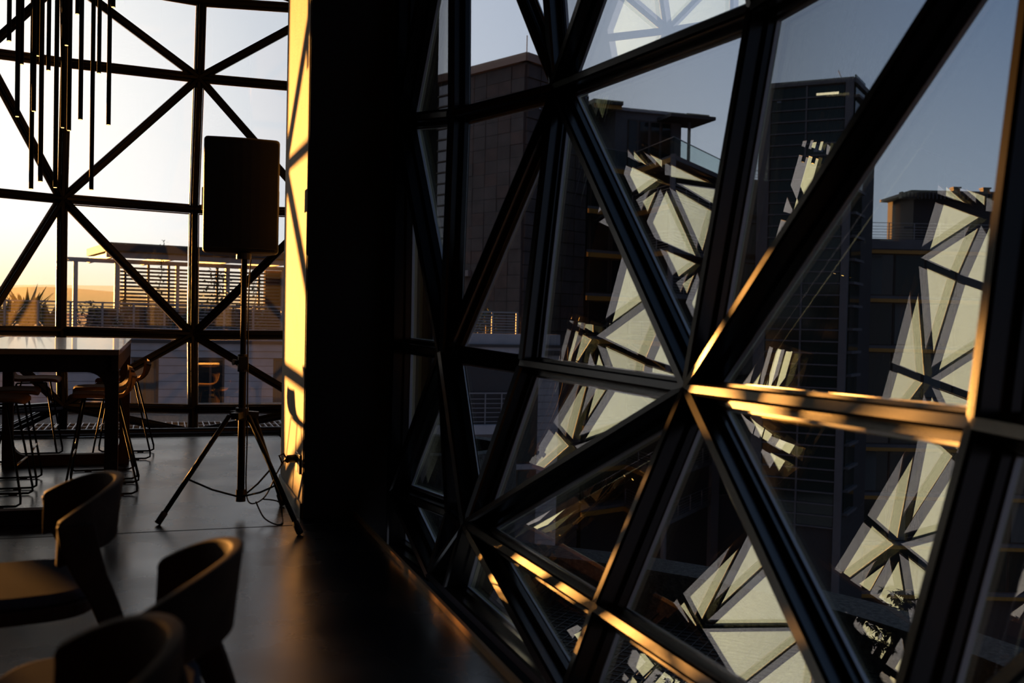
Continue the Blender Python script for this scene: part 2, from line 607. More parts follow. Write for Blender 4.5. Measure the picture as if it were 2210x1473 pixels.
def bay(name, G, out, offset=(0, 0, 0), single=True, label=''):
    root = empty(name, offset, kind='structure', label=label)
    out = Vector(out)
    rnd = random.Random(5)
    norm = {}
    allp = MB()
    for t in cells():
        tri = [G[k] for k in t]
        tilt = (TILT[0] + rnd.uniform(-.0015, .0015), TILT[1] + rnd.uniform(-.001, .001))
        g, n = pane_mb(tri, out, 0, tilt)
        if single:
            g.build('pane', [GLASS_IN, GLASS_OUT, SPACER], root)
        else:
            allp.add(g.v, g.f)
            allp.mi[-len(g.f):] = g.mi
        for q in range(3):
            e = tuple(sorted((t[q], t[(q + 1) % 3])))
            norm.setdefault(e, []).append(n)
    if not single:
        allp.build('glazing', [GLASS_IN, GLASS_OUT, SPACER], root)
    allb = MB()
    for e, ns in norm.items():
        n = sum(ns, Vector()).normalized()
        a, b = G[e[0]], G[e[1]]
        g = MB() if single else allb
        edge = abs(e[0][0]) == 3 and abs(e[1][0]) == 3 or abs(e[0][1]) == 3 and abs(e[1][1]) == 3
        g.fin(a, b, n, .048, -.075, .0, .009)
        g.bar(a, b, n, .090, .0, .034)
        g.bar(a, b, n, .060, .057, .068, 1)
        if single:
            g.build('mullion', [STEEL, CAP], root)
    if not single:
        allb.build('glazing_frame', [STEEL, CAP], root)
    return root


TILT = (-.0036, .0004)
bay('window_1', GL, (0, 1, 0), label='far faceted glass bay with black mullions in front of the sunset')
bay('window_2', GR, (1, 0, 0), label='near faceted glass bay seen at a slant, mirroring the far bays')
bay('window_3', GL, (0, 1, 0), (-PITCHB, 0, 0), True, 'second far bay, seen mirrored in the near panes')
bay('window_4', GL, (0, 1, 0), (-2 * PITCHB, 0, 0), False, 'third far bay down the wall')
# ---------------------------------------------------------------- outside: ground, hills
GROUND = mat('harbour ground', (.05, .042, .038), .9, noise=(.02, .4))
WHITEPL = mat('white painted plank', (.36, .33, .34), .7, noise=(3, .12))
WHITEWALL = mat('pale rendered wall', (.34, .32, .33), .8, noise=(2, .1))
DGLASS = mat('dark window glass', (.012, .018, .02), .06, 0, .6)
TGLASS = mat('dark teal glass', (.016, .028, .026), .08, 0, .35)
PGLASS = mat('pale reflecting glass', (.17, .165, .18), .12, 1.0)
FRAMEB = mat('brown window frame', (.06, .042, .032), .6)
CORNICE_SUN = mat('sun tinted brown cornice', (.20, .12, .085), .7)  # warm glint of the sun put into the cornice's brown
MESHP = mat('dark woven mesh panel', (.080, .062, .057), .75, noise=(1.1, .35))
MESHP2 = mat('rust tinted mesh panel', (.096, .060, .050), .75, noise=(1.1, .35))
MESHB = mat('mesh frame', (.035, .03, .03), .7)
for q in (MESHP, MESHP2):        # fine wire weave
    t = q.node_tree
    b = t.nodes['Principled BSDF']
    tc = N(t, 'ShaderNodeTexCoord')
    wv = N(t, 'ShaderNodeTexWave', wave_type='BANDS', bands_direction='Z')
    wv.inputs['Scale'].default_value = 6.5
    wv.inputs['Distortion'].default_value = 1.5
    t.links.new(tc.outputs['Object'], wv.inputs[0])
    bp = N(t, 'ShaderNodeBump')
    bp.inputs['Strength'].default_value = .8
    bp.inputs['Distance'].default_value = .1
    t.links.new(wv.outputs['Fac'], bp.inputs['Height'])
    t.links.new(bp.outputs[0], b.inputs['Normal'])
APT = mat('grey rendered apartment wall', (.13, .12, .125), .85, noise=(1, .12))
APTD = mat('charcoal apartment wall', (.045, .041, .042), .85)
YELLOW = mat('yellow steel beam', (.42, .20, .03), .6)
RAILM = mat('galvanised railing', (.20, .19, .20), .45, .4)
PALERAIL = mat('pale railing', (.24, .225, .225), .6)
ROOFD = mat('dark roof sheet', (.045, .038, .036), .7)
PERG = mat('white pergola steel', (.42, .37, .34), .6)
SLAT = mat('brown timber slat', (.11, .075, .055), .7)
BALGL = glass_mat('balustrade glass', (.80, .86, .84), (1, 1, 1), .03)
CURTAIN = mat('grey curtain', (.10, .105, .10), .9)

struct(MB().box((-4000, 30, -30.2), (4000, 9000, -30)).build('ground', GROUND), 'hazy harbour ground far below')
struct(MB().box((1.7, -60, -30.2), (4000, 30, -30)).build('ground_near', GROUND), 'street level beside the building')


def ridge(name, az0, az1, dist, zs, thin, label):
    g = MB()
    n = len(zs)
    for i, z in enumerate(zs):
        a = math.radians(az0 + (az1 - az0) * i / (n - 1))
        x, y = math.sin(a), math.cos(a)
        g.v += [(x * dist, y * dist, -30), (x * dist, y * dist, z), (x * dist * 1.15, y * dist * 1.15, -30)]
    for i in range(n - 1):
        o = i * 3
        g.f += [(o, o + 3, o + 4, o + 1), (o + 1, o + 4, o + 5, o + 2)]
        g.mi += [0, 0]
    o = g.build(name, haze_mat(name + ' haze', (.5, .32, .16), thin), smooth=True)
    return tag(o, label, 'mountain')


random.seed(3)


def prof(n, base, amp, ph):
    return [base + amp * (math.sin(i * .23 + ph) * .5 + math.sin(i * .61 + ph * 2) * .25 + math.sin(i * 1.7 + ph) * .06) for i in range(n)]


ridge('mountain_range', -60, 25, 8000, [45 + 115 * math.exp(-((-60 + 85 * i / 59 + 5) / 5.5) ** 2) + 60 * math.exp(-((-60 + 85 * i / 59 + 24) / 9) ** 2) + 4 * math.sin(i * 1.9) for i in range(60)], .80, 'nearer hazy orange ridge low on the sunset horizon')
ridge('mountain_range', -60, 25, 14000, [235 + 70 * math.exp(-((-60 + 85 * i / 59 + 4) / 7) ** 2) + 25 * math.sin(i * .5) + 8 * math.sin(i * 1.4) for i in range(60)], .90, 'farther pale hazy ridge high on the sunset horizon')


class Fr:
    """facade frame: s along, n outwards (to the viewer), z up"""

    def __init__(self, a, b):
        a, b = Vector((a.x, a.y, 0)), Vector((b.x, b.y, 0))
        self.o = a
        self.len = (b - a).length
        self.e = (b - a).normalized()
        n = Vector((self.e.y, -self.e.x, 0))
        if n.dot(-a) < 0:
            n = -n
        self.n = n

    def p(self, s, n, z):
        q = self.o + self.e * s + self.n * n
        return (q.x, q.y, z)

    def s_of(self, u, v=700):
        d = ray(u, v)
        # o + e s = k d (xy)
        det = self.e.x * -d.y + d.x * self.e.y
        return (-self.o.x * -d.y - d.x * self.o.y) / det

    def z_of(self, u, v):
        s = self.s_of(u, v)
        q = self.o + self.e * s
        d = ray(u, v)
        k = (q.x * d.x + q.y * d.y) / (d.x ** 2 + d.y ** 2)
        return EYE.z + d.z * k

    def box(self, g, s0, s1, n0, n1, z0, z1, k=0):
        P = [self.p(s0, n0, z0), self.p(s1, n0, z0), self.p(s1, n1, z0), self.p(s0, n1, z0),
             self.p(s0, n0, z1), self.p(s1, n0, z1), self.p(s1, n1, z1), self.p(s0, n1, z1)]
        g.add(P, [(0, 3, 2, 1), (4, 5, 6, 7), (0, 1, 5, 4), (1, 2, 6, 5), (2, 3, 7, 6), (3, 0, 4, 7)], k)
        return g

    def part(self, name, m, parent, *a):
        return self.box(MB(), *a).build(name, m, parent)


def railing(fr, s0, s1, n, z0, z1, posts, bars, root, m, name='railing', pw=.05, bw=.025):
    """posts and bars are parts of their own"""
    for i in range(posts + 1):
        s = s0 + (s1 - s0) * i / posts
        fr.part('railing_post', m, root, s - pw / 2, s + pw / 2, n - pw / 2, n + pw / 2, z0, z1)
    for j in range(bars):
        z = z0 + (z1 - z0) * (j + .6) / bars
        last = j == bars - 1
        fr.part('railing_bar', m, root, s0, s1, n - bw / 2, n + bw / 2, (z1 - .04) if last else z - bw / 2, z1 if last else z + bw / 2)


# ---- plank-clad terrace building opposite (left view and low in the right view)
tb = empty('terrace_building', (0, 0, 0), label='low white plank clad building with a railed roof terrace, nearest across the gap', cat='building')
fr = Fr(Vector((-15, 27, 0)), Vector((10.95, 27, 0)))
zt = fr.z_of(350, 733)
fr.part('wall', APT, tb, 0, fr.len, -9, 0, -14, zt)
fr.part('terrace_kerb', WHITEWALL, tb, 0, fr.len, -.25, .05, zt, zt + .30)
fr.part('gutter', ROOFD, tb, 0, fr.len, .05, .16, zt - .08, zt)
fr.part('fascia', WHITEPL, tb, 0, fr.len, 0, .10, zt - .26, zt - .08)
fr.part('fascia', WHITEWALL, tb, 0, fr.len, 0, .06, zt - .44, zt - .27)
zb = fr.z_of(350, 915) - .3
wins = [(284, 344), (425, 486), (591, 660)]
segs, prev = [], fr.s_of(-160)
for a, b in wins:
    sa, sb = fr.s_of(a), fr.s_of(b)
    segs.append((prev, sa))
    f = fr.part('window', FRAMEB, tb, sa, sb, -.02, .03, zb, zt - .46)
    fr.part('pane', DGLASS, f, sa + .06, (sa + sb) / 2 - .03, .03, .045, zb + .05, zt - .52)
    fr.part('pane', DGLASS, f, (sa + sb) / 2 + .03, sb - .06, .03, .045, zb + .05, zt - .52)
    prev = sb
segs.append((prev, fr.s_of(700)))
segs.append((fr.s_of(880), fr.s_of(938)))
segs.append((fr.s_of(1164), fr.len))
for a, b in segs:
    z = zt - .46
    low = zb if b < fr.s_of(800) else -6
    while z > low:
        fr.part('plank', WHITEPL, tb, a, b, 0, .03, z - .19, z)
        z -= .2
# balcony, its recess shade a flat dark sheet, and tall windows at the right end
s0, s1 = fr.s_of(940), fr.s_of(1118)
fr.part('balcony_shade_sheet', APTD, tb, s0, s1, .0, .02, fr.z_of(1000, 925), zt - .5)
railing(fr, s0, s1, .12, fr.z_of(1000, 915), fr.z_of(1000, 846), 5, 7, tb, RAILM, bw=.02, pw=.035)
fr.part('balcony_slab', WHITEWALL, tb, s0, s1, 0, .3, fr.z_of(1000, 935), fr.z_of(1000, 915))
s0, s1 = fr.s_of(1120), fr.s_of(1162)
for v0, v1 in ((828, 998), (1012, 1110)):
    f = fr.part('window', FRAMEB, tb, s0, s1, -.02, .03, fr.z_of(1140, v1), fr.z_of(1140, v0))
    fr.part('pane', TGLASS, f, s0 + .05, s1 - .18, .03, .05, fr.z_of(1140, v1) + .05, fr.z_of(1140, v0) - .05)
fr.part('sill', WHITEWALL, tb, s0 - .1, s1 + .1, 0, .12, fr.z_of(1140, 1011), fr.z_of(1140, 1000))
fr.part('parapet_cap', ROOFD, tb, fr.len - .9, fr.len + .1, -.3, .14, zt - .30, zt - .16)
# railing along the terrace
px = [76.5, 154, 227, 296, 361, 425, 484, 543, 597]
sx = [fr.s_of(p) for p in px]
step = (sx[-1] - sx[0]) / 8
r0 = zt + .30
r1 = fr.z_of(227, 651)
rail = empty('terrace_railing', (0, 0, 0), label='long pale metal railing on the edge of the white roof terrace', cat='railing')
railing(fr, sx[0] - 3 * step, fr.s_of(1118), -.12, r0 + .002, r1, round((fr.s_of(1118) - sx[0]) / step) + 3, 8, rail, PALERAIL)

# plants on the terrace


def leaf_mb(g, p, d, l, w, k=0):
    d = Vector(d).normalized()
    s = d.cross(Vector((0, 0, 1)))
    if s.length < .05:
        s = Vector((1, 0, 0))
    s.normalize()
    nn = s.cross(d)
    p = Vector(p)
    g.add([p, p + d * l * .5 + s * w / 2 + nn * l * .06, p + d * l, p + d * l * .5 - s * w / 2 + nn * l * .06], [(0, 1, 2, 3)], k)


def shrub(name, c, r, h, n, ll, label, cat='plant', group=None, upright=False, seed=0):
    rnd = random.Random(seed)
    root = empty(name, c, label=label, cat=cat, group=group)
    g = MB()
    for i in range(n):
        a = rnd.uniform(0, 2 * PI)
        if upright:
            rr = r * .25 * math.sqrt(rnd.random())
            d = Vector((math.cos(a) * rnd.uniform(.2, .8), math.sin(a) * .6, rnd.uniform(.5, 1.2)))
            leaf_mb(g, (rr * math.cos(a), rr * math.sin(a), rnd.uniform(0, h * .3)), d, h * rnd.uniform(.5, 1), ll)
        else:
            rr = r * math.sqrt(rnd.random())
            z = .08 + (h - .08) * rnd.random()
            k = math.sqrt(max(.05, 1 - (2 * z / h - 1) ** 2))
            leaf_mb(g, (rr * k * math.cos(a), rr * k * math.sin(a), z), (rnd.gauss(0, 1), rnd.gauss(0, 1), rnd.gauss(.1, .7)), ll * rnd.uniform(.7, 1.3), ll * .5)
    o = g.build('foliage', LEAF, root)
    o['kind'] = 'stuff'
    MB().tube([(0, 0, -.09), (0, 0, h * .5)], .03, 6).build('stem', SLAT, root)
    return root


zz = zt + .10


def tp(px, y):
    q = at_y(px, 700, y)
    return (q.x, y, zz)


shrub('spiky_plant', tp(10, 27.9), .4, .9, 60, .10, 'spiky plant with upright flower stalks at the left edge of the terrace', upright=True, seed=1)
shrub('spiky_plant', tp(58, 29.2), .5, 1.2, 70, .12, 'tallest spiky plant behind the terrace railing, right of the leftmost one', upright=True, seed=2)
shrub('spiky_plant', tp(108, 27.9), .4, .8, 50, .12, 'broad leaved spiky plant behind the railing beside the thick mullion', upright=True, seed=3)
hed = [(190, 'left end of the dark hedge, below the open pergola post'), (270, 'dark low shrub behind the railing under the slat screen corner'), (345, 'dark low shrub behind the railing below the first vine'),
       (425, 'dark low shrub behind the railing left of the speaker pole'), (492, 'dark low shrub behind the railing below the thick vine'), (560, 'dark low shrub behind the railing right of the speaker pole'),
       (1050, 'dark shrub hanging over the terrace kerb in the right bay view')]
for i, (p, lb) in enumerate(hed):
    shrub('terrace_shrub', tp(p, 27.6 if p > 900 else 28.3), .43, .85, 220, .12, lb, group='shrubs along the terrace railing', seed=10 + i)
for a, b, lb in ((190, 250, 'long dark planter bench on the terrace, left half'), (258, 600, 'long dark planter wall under the slat screen')):
    q0, q1 = at_y(a, 700, 29.5).x, at_y(b, 700, 29.5).x
    g = MB().box((q0, 29.4, zz - .3), (q1, 29.9, fr.z_of(200, 668) + .05))
    for i in range(4):
        g.box((q0 - .03, 29.37, zz - .2 + i * .18), (q1 + .03, 29.42, zz - .06 + i * .18))
    tag(g.build('planter_wall', mat('dark planter', (.03, .025, .022), .9)), lb, 'planter')

# pergola on the terrace
pg = empty('pergola', (0, 0, 0), label='white steel pergola with slatted screen and dark overhanging roof', cat='pergola')
O1 = at_d(252, 690, 31)
azp = math.radians(78)
pf = Fr(O1, O1 + Vector((math.sin(azp), math.cos(azp), 0)) * 10)


def pz(u, v):
    return pf.z_of(u, v)


zfl = zt + .003
zbeam1 = pz(252, 559)
zbeam0 = pz(252, 568)
for u, w in ((162, .13), (252, .15), (382, .11), (490, .13), (610, .13)):
    s = pf.s_of(u, 620)
    pf.part('post', PERG, pg, s - w / 2, s + w / 2, -.08, .08, zfl, zbeam0)
pf.part('beam', PERG, pg, pf.s_of(138, 556), pf.s_of(660, 580), -.06, .06, zbeam0, zbeam1)
zr = zbeam1 + .02
for i in range(5):
    s = pf.s_of(238, 545) + i * 1.75
    pf.part('rafter', PERG, pg, s - .06, s + .06, -4.2, .6, zr, zr + .17)
pf.part('edge_beam', PERG, pg, pf.s_of(222, 540), pf.s_of(680, 565), .5, .62, zr + .0, zr + .16)
pf.part('roof_sheet', ROOFD, pg, pf.s_of(232, 525) - .1, pf.s_of(700, 560), -3.4, .9, zr + .2, zr + .44)
for u in (271, 321, 365, 425, 470, 522, 560):
    s = pf.s_of(u, 620)
    pf.part('screen_mullion', SLAT, pg, s - .035, s + .035, -.12, -.05, zfl, zbeam0)
ns = 12
for i in range(ns):
    z = pz(258, 577) + (pz(258, 664) - pz(258, 577)) * i / (ns - 1)
    pf.part('slat', SLAT, pg, pf.s_of(259, 620), pf.s_of(660, 620), -.05, -.02, z - .032, z + .032)
pf.part('brick_panel', mat('brown brick panel', (.11, .055, .04), .9, noise=(4, .2)), pg, pf.s_of(575, 620), pf.s_of(700, 620), -.3, -.14, zfl, zbeam0)
# climbing vines: stem and leaves


def vine(u0, v0, u1, v1, n, spread, label, seed):
    rnd = random.Random(seed)
    s0, s1 = pf.s_of(u0, v0), pf.s_of(u1, v1)
    z0, z1 = pf.z_of(u0, v0), pf.z_of(u1, v1)
    root = empty('climbing_vine', pf.p(s1, .1, z1), label=label, cat='vine')
    g, st = MB(), []
    base = Vector(pf.p(s1, .1, z1))
    for i in range(12):
        t = i / 11
        s = s1 + (s0 - s1) * t + math.sin(i * 1.3 + seed) * spread * .4
        st.append(Vector(pf.p(s, .08, z1 + (z0 - z1) * t)) - base)
    for i in range(n):
        t = rnd.random() ** .8
        k = min(10, int(t * 11))
        p = st[k].lerp(st[k + 1], t * 11 - k)
        off = pf.e * rnd.gauss(0, spread) + Vector((0, 0, rnd.gauss(0, .06)))
        leaf_mb(g, p + off, pf.e * rnd.gauss(0, 1) + Vector((0, 0, rnd.gauss(0, 1))) + pf.n * .4, rnd.uniform(.07, .13), .08)
    MB().tube(st, .012, 5).build('stem', SLAT, root)
    o = g.build('leaves', LEAF, root)
    o['kind'] = 'stuff'


vine(352, 523, 341, 655, 60, .07, 'thin vine climbing the left part of the slat screen', 1)
vine(468, 585, 462, 668, 190, .22, 'bushiest vine spreading over the slat screen beside the speaker pole', 2)
vine(545, 580, 552, 665, 50, .14, 'faint vine at the right of the slat screen behind the speaker pole', 3)

# ledges outside the glass
lg = empty('trim_6', (0, 0, 0), kind='structure', label='concrete ledge with a grating outside the far bay')
MB().box((-9, 12.9, -.8), (3.1, 15.6, -.22)).build('ledge_slab', LEDGE, lg)
MB().box((-9, 15.3, -.22), (3.1, 15.6, -.10)).build('ledge_kerb', LEDGE, lg)
g = MB()
for i in range(160):
    x = -9 + i * .075
    g.box((x, 12.45, -.20), (x + .012, 13.6, -.165))
for i in range(4):
    g.box((-9, 12.5 + i * .35, -.205), (3, 12.52 + i * .35, -.17))
o = g.build('grating_bars', RAILM, lg)
o['kind'] = 'stuff'
lg2 = empty('trim_7', (0, 0, 0), kind='structure', label='curved concrete ledge with dark netting outside the near bay')
cxx, cyy, R0, R1 = .22, 3.6, 3.72, 4.06
arc = [(-75 + i * 5) for i in range(31)]
g = MB()
for r_, z_ in ((R1, -6), (R1, -.40), (R0, -.40), (R0, -.75)):
    g.v += [(cxx + r_ * math.cos(math.radians(a)), cyy + r_ * math.sin(math.radians(a)), z_) for a in arc]
n = len(arc)
for j in range(3):
    for i in range(n - 1):
        g.f.append((j * n + i, j * n + i + 1, (j + 1) * n + i + 1, (j + 1) * n + i))
        g.mi.append(0)
g.build('ledge_kerb', LEDGE, lg2)
MB().prism([(1.62, -.4)] + [(cxx + R0 * math.cos(math.radians(a)), cyy + R0 * math.sin(math.radians(a))) for a in arc if -60 < a < 66] + [(1.62, 6.9)], -6, -.75).build('ledge_slab', CONC, lg2)
g = MB()
for i in range(100):
    x0 = 1.62
    for sg in (1, -1):
        y = -1 + i * .09
        a, b = Vector((1.62, y, -.66)), Vector((4.1, y + sg * 2.4, -.66))
        # clip by the kerb circle
        q = b
        for k in range(24):
            t = k / 23
            p = a.lerp(b, t)
            if math.hypot(p.x - cxx, p.y - cyy) > R0 - .02:
                break
            q = p
        if (q - a).length > .2 and math.hypot(a.x - cxx, a.y - cyy) < R0:
            g.bar(a, q, (0, 0, 1), .007, -.004, .004)
o = g.build('netting', GRATE, lg2)
o['kind'] = 'stuff'
# neighbouring silo drum
dr = empty('silo_drum', (2.3, 8.65, -5.83), label='rough concrete silo drum with a netted top behind the pier', cat='concrete drum')
g = MB()
nn = 40
for r_, z_ in ((.76, 0), (.76, 5.95), (.60, 5.95), (.60, 5.6)):
    g.v += [(r_ * math.cos(2 * PI * i / nn), r_ * math.sin(2 * PI * i / nn), z_) for i in range(nn)]
for j in range(3):
    for i in range(nn):
        g.f.append((j * nn + i, j * nn + (i + 1) % nn, (j + 1) * nn + (i + 1) % nn, (j + 1) * nn + i))
        g.mi.append(0)
g.build('drum_wall', LEDGE, dr)
MB().cyl((0, 0), .60, 5.2, 5.6, 40).build('drum_floor', CONC, dr)
g = MB()
for i in range(19):
    x = -.54 + i * .06
    h = math.sqrt(max(0, .6 ** 2 - x * x))
    g.bar((x, -h, 5.7), (x, h, 5.7), (0, 0, 1), .012, 0, .012)
    g.bar((-h, x, 5.7), (h, x, 5.7), (0, 0, 1), .012, 0, .012)
o = g.build('drum_netting', GRATE, dr)
o['kind'] = 'stuff'

# ---- mesh-clad block
mb_ = empty('mesh_clad_building', (0, 0, 0), label='tall brown block clad in woven mesh panels, with a glazed strip at its left', cat='building')
cn = at_d(1137, 116, 55)
zT = cn.z
aza = math.radians(-23.5)
da = Vector((math.sin(aza), math.cos(aza), 0))
q_ = Fr(cn, cn + da * 30)
A = cn + da * q_.s_of(925, 177)
B = at_z(1268, 161, zT)
fl_ = Fr(A, cn)
f2 = Fr(cn, B)
g = MB()
A2 = Vector((A.x, A.y, 0)) + (Vector((A.x, A.y, 0)) - Vector((cn.x, cn.y, 0))) * .3
back = Vector((B.x, B.y, 0)) + (A2 - Vector((cn.x, cn.y, 0)))
poly = [(A2.x, A2.y), (cn.x, cn.y), (B.x, B.y), (back.x, back.y)]
g.prism(poly, -30, zT - .35)
g.build('core', MESHB, mb_)
fl_.part('cornice', CORNICE_SUN, mb_, -4, fl_.len + .25, -.3, .3, zT - .45, zT)
f2.part('cornice', CORNICE_SUN, mb_, -.25, f2.len, -.3, .3, zT - .45, zT)
sgl = fl_.s_of(998, 400)
rows = 21
rh = (zT - .55 - fl_.z_of(1130, 735)) / rows
rnd = random.Random(4)
for c in range(5):
    a = sgl + (fl_.len - sgl) * c / 5
    b = sgl + (fl_.len - sgl) * (c + 1) / 5
    for r in range(rows):
        z = zT - .55 - r * rh
        k = MESHP2 if (c in (0, 3) and rnd.random() < .5) or rnd.random() < .08 else MESHP
        d = rnd.uniform(.11, .14)
        fl_.part('mesh_panel', k, mb_, a + .018, b - .018, 0, d, z - rh + .012, z - .012)
rows2 = 36
rh2 = (zT - .55 - f2.z_of(1200, 1150)) / rows2
for c in range(5):
    a, b = f2.len * c / 5, f2.len * (c + 1) / 5
    for r in range(rows2):
        z = zT - .55 - r * rh2
        f2.part('mesh_panel', MESHP2 if rnd.random() < .08 else MESHP, mb_, a + .03, b - .03, 0, rnd.uniform(.10, .16), z - rh2 + .03, z - .02)
for u, v, w, h in ((1152, 229, 6, 4), (1163, 226, 7, 4), (1175, 223, 7, 5), (1158, 236, 5, 3), (1170, 233, 5, 3), (1246, 206, 4, 6), (1258, 203, 4, 6), (1258, 214, 4, 6)):  # solid pale boxes standing in for spots of bright sky
    s = f2.s_of(u, v)
    z = f2.z_of(u, v)
    f2.part('sky_spot', PGLASS, mb_, s, s + w * .03, .17, .19, z, z + h * .026)
# glazed strip
st_rows = 17
zs0, zs1 = zT - .6, fl_.z_of(960, 585)
for r in range(st_rows):
    z1 = zs0 + (zs1 - zs0) * r / st_rows
    z0 = zs0 + (zs1 - zs0) * (r + 1) / st_rows
    fl_.part('transom', FRAMEB, mb_, -3.5, sgl, 0, .16, z0 - .04, z0 + .04)
    for a, b in ((-3.2, fl_.s_of(922, 400)), (fl_.s_of(926, 400), fl_.s_of(941, 400)), (fl_.s_of(944, 400), sgl - .1)):
        fl_.part('window_pane', PGLASS, mb_, a, b, 0, .06, z0 + .06, z1 - .06)
for u in (924, 942.5):
    s = fl_.s_of(u, 400)
    fl_.part('mullion', FRAMEB, mb_, s - .04, s + .04, 0, .14, zs1, zs0)
fl_.part('soffit', APT, mb_, -3.5, fl_.s_of(1020, 580), 0, .35, zs1 - .35, zs1)
MB().tube([cn + Vector((0, 0, 0)), cn + Vector((0, 0, 1.0))], .03, 5).build('mast', FRAMEB, mb_)

# ---- balcony apartments between the two towers
ap = empty('balcony_apartments', (0, 0, 0), label='stepped apartment block with yellow beams and railed balconies between mesh block and glass tower', cat='building')
D1 = {u: at_d(u, 700, d) for u, d in ((1262, 62.5), (1358, 65), (1444, 59), (1548, 67), (1652, 69))}


def xy(u):
    q = D1[u]
    return Vector((q.x, q.y, 0))


fa = Fr(D1[1262], D1[1358])
fb = Fr(D1[1358], D1[1444])
fc = Fr(D1[1444], D1[1548])
fd = Fr(D1[1548], D1[1652])
zf0 = fc.z_of(1444, 328)
fh = zf0 - fc.z_of(1444, 430)
setb = 1.6
deep = Vector((math.sin(math.radians(25)), math.cos(math.radians(25)), 0))
wallp = [xy(1262) + deep * 1.8, xy(1358) + deep * 1.6, xy(1444) + deep * 4.5, xy(1548) + deep * .2, xy(1652) + deep * .2, xy(1652) + deep * 14, xy(1262) + deep * 14]
MB().prism([(q.x, q.y) for q in wallp], -30, zf0).build('wall', APTD, ap)
away = Vector((math.sin(math.radians(-22)), math.cos(math.radians(-22)), 0))
sun_block = [xy(1262) + away * 9, xy(1262) + away * 22, xy(1358) + (xy(1444) - xy(1358)) * .7 + deep * 24, xy(1358) + (xy(1444) - xy(1358)) * .7 + deep * 11]  # unseen block added to keep the low sun off the penthouse
MB().prism([(q.x, q.y) for q in sun_block], -30, zf0 + 5.2).build('unseen_sun_block', APTD, ap)
slabp = [xy(1262), xy(1358), xy(1444), xy(1548), xy(1548) + deep * 6, xy(1262) + deep * 6]
for k in range(9):
    z = zf0 - k * fh
    MB().prism([(q.x, q.y) for q in slabp], z - .28, z).build('floor_slab', APT, ap)
    for f, a, b in ((fa, 0, fa.len), (fb, 0, fb.len)):
        f.part('yellow_beam', YELLOW, ap, a, b, .0, .14, z - .46, z - .18)
    if k:
        zz1 = z + 1.0
        railing(fb, .1, fb.len - .1, .02, z, zz1, 3, 6, ap, RAILM, pw=.05, bw=.03)
        railing(fc, .1, fc.len - .1, .02, z, zz1, 4, 6, ap, RAILM, pw=.05, bw=.03)
        g = MB()
        a, b = Vector(fb.p(.1, .06, z + fh - .4)), Vector(fb.p(fb.len - .1, .06, z + .9))
        if k in (1, 5, 6):
            g.bar(a, b, fb.n, .07, 0, .07).build('brace', YELLOW, ap)
    # recessed glazing
    if k < 8:
        fw_ = Fr(D1[1262] + deep * 1.75, D1[1358] + deep * 1.55)
        z0, z1 = z - fh + .05, z - .4
        for q in range(2):
            a, b = .1 + q * fw_.len / 2, -.1 + (q + 1) * fw_.len / 2
            f = fw_.part('window', FRAMEB, ap, a, b, 0, .06, z0, z1)
            fw_.part('pane', DGLASS, f, a + .1, b - .1, .06, .09, z0 + .1, z1 - .1)
        z0, z1 = z - fh + .25, z - .3
        a, b = fd.s_of(1562, 500), fd.s_of(1645, 500)
        f = fd.part('window', APT, ap, a, b, .0, .1, z0, z1)
        fd.part('pane', TGLASS, f, a + .08, (a + b) / 2 - .05, .1, .13, z0 + .08, z1 - .08)
        fd.part('pane', TGLASS, f, (a + b) / 2 + .05, b - .08, .1, .13, z0 + .08, z1 - .08)
        fd.part('sill', APT, ap, a - .2, b + .2, 0, .35, z - .3, z - .1)
MB().cyl((xy(1444).x, xy(1444).y), .17, -30, zf0, 10).build('column', APT, ap)
fd.part('pier', APT, ap, -.35, fd.s_of(1562, 500) - .05, -.1, .3, -30, zf0)
# penthouse, terrace balustrades, canopy
fp = Fr(D1[1262] + deep * 3.4, D1[1548] + deep * 2.0)
zp = fp.z_of(1330, 238)
a, b = fp.s_of(1328, 260), fp.s_of(1470, 290)
fp.part('penthouse_wall', APT, ap, a, b, -5, 0, zf0, zp)
fp.part('penthouse_coping', WHITEWALL, ap, a - .1, b + .15, -5, .2, zp, zp + .2)
for q in range(4):
    s0, s1 = a + .9 + q * (b - a - 1.6) / 4, a + .8 + (q + 1) * (b - a - 1.6) / 4
    f = fp.part('window', FRAMEB, ap, s0, s1, 0, .05, zf0 + .1, zp - .5)
    fp.part('pane', DGLASS, f, s0 + .07, s1 - .07, .05, .08, zf0 + .2, zp - .6)
fp.part('porch_roof', ROOFD, ap, fp.s_of(1266, 225), a, -4, 1.2, zp + .1, zp + .35)
fp.part('porch_beam', YELLOW, ap, fp.s_of(1270, 225), a, .9, 1.0, zp - .15, zp + .1)
zc = fp.z_of(1480, 268)
fp.part('canopy', ROOFD, ap, fp.s_of(1418, 262), fp.s_of(1512, 280), -1.2, 2.0, zc, zc + .22)
for q in range(14):
    s = fp.s_of(1452, 262) + q * .12
    fp.part('canopy_rib', ROOFD, ap, s, s + .05, -1.2, 2.05, zc + .22, zc + .3)
s = fp.s_of(1474, 300)
fp.part('canopy_post', APT, ap, s, s + .16, .6, .76, zf0, zc)
for f, q in ((fa, 3), (fb, 3), (fc, 5)):
    for i in range(q):
        f.part('glass_balustrade', BALGL, ap, f.len * i / q + .04, f.len * (i + 1) / q - .04, -.06, -.03, zf0, zf0 + 1.0)
    f.part('balustrade_rail', RAILM, ap, 0, f.len, -.07, -.02, zf0 + 1.0, zf0 + 1.05)
railing(fd, 0, fd.len, 0, zf0, zf0 + .6, 5, 3, ap, RAILM, pw=.05, bw=.03)

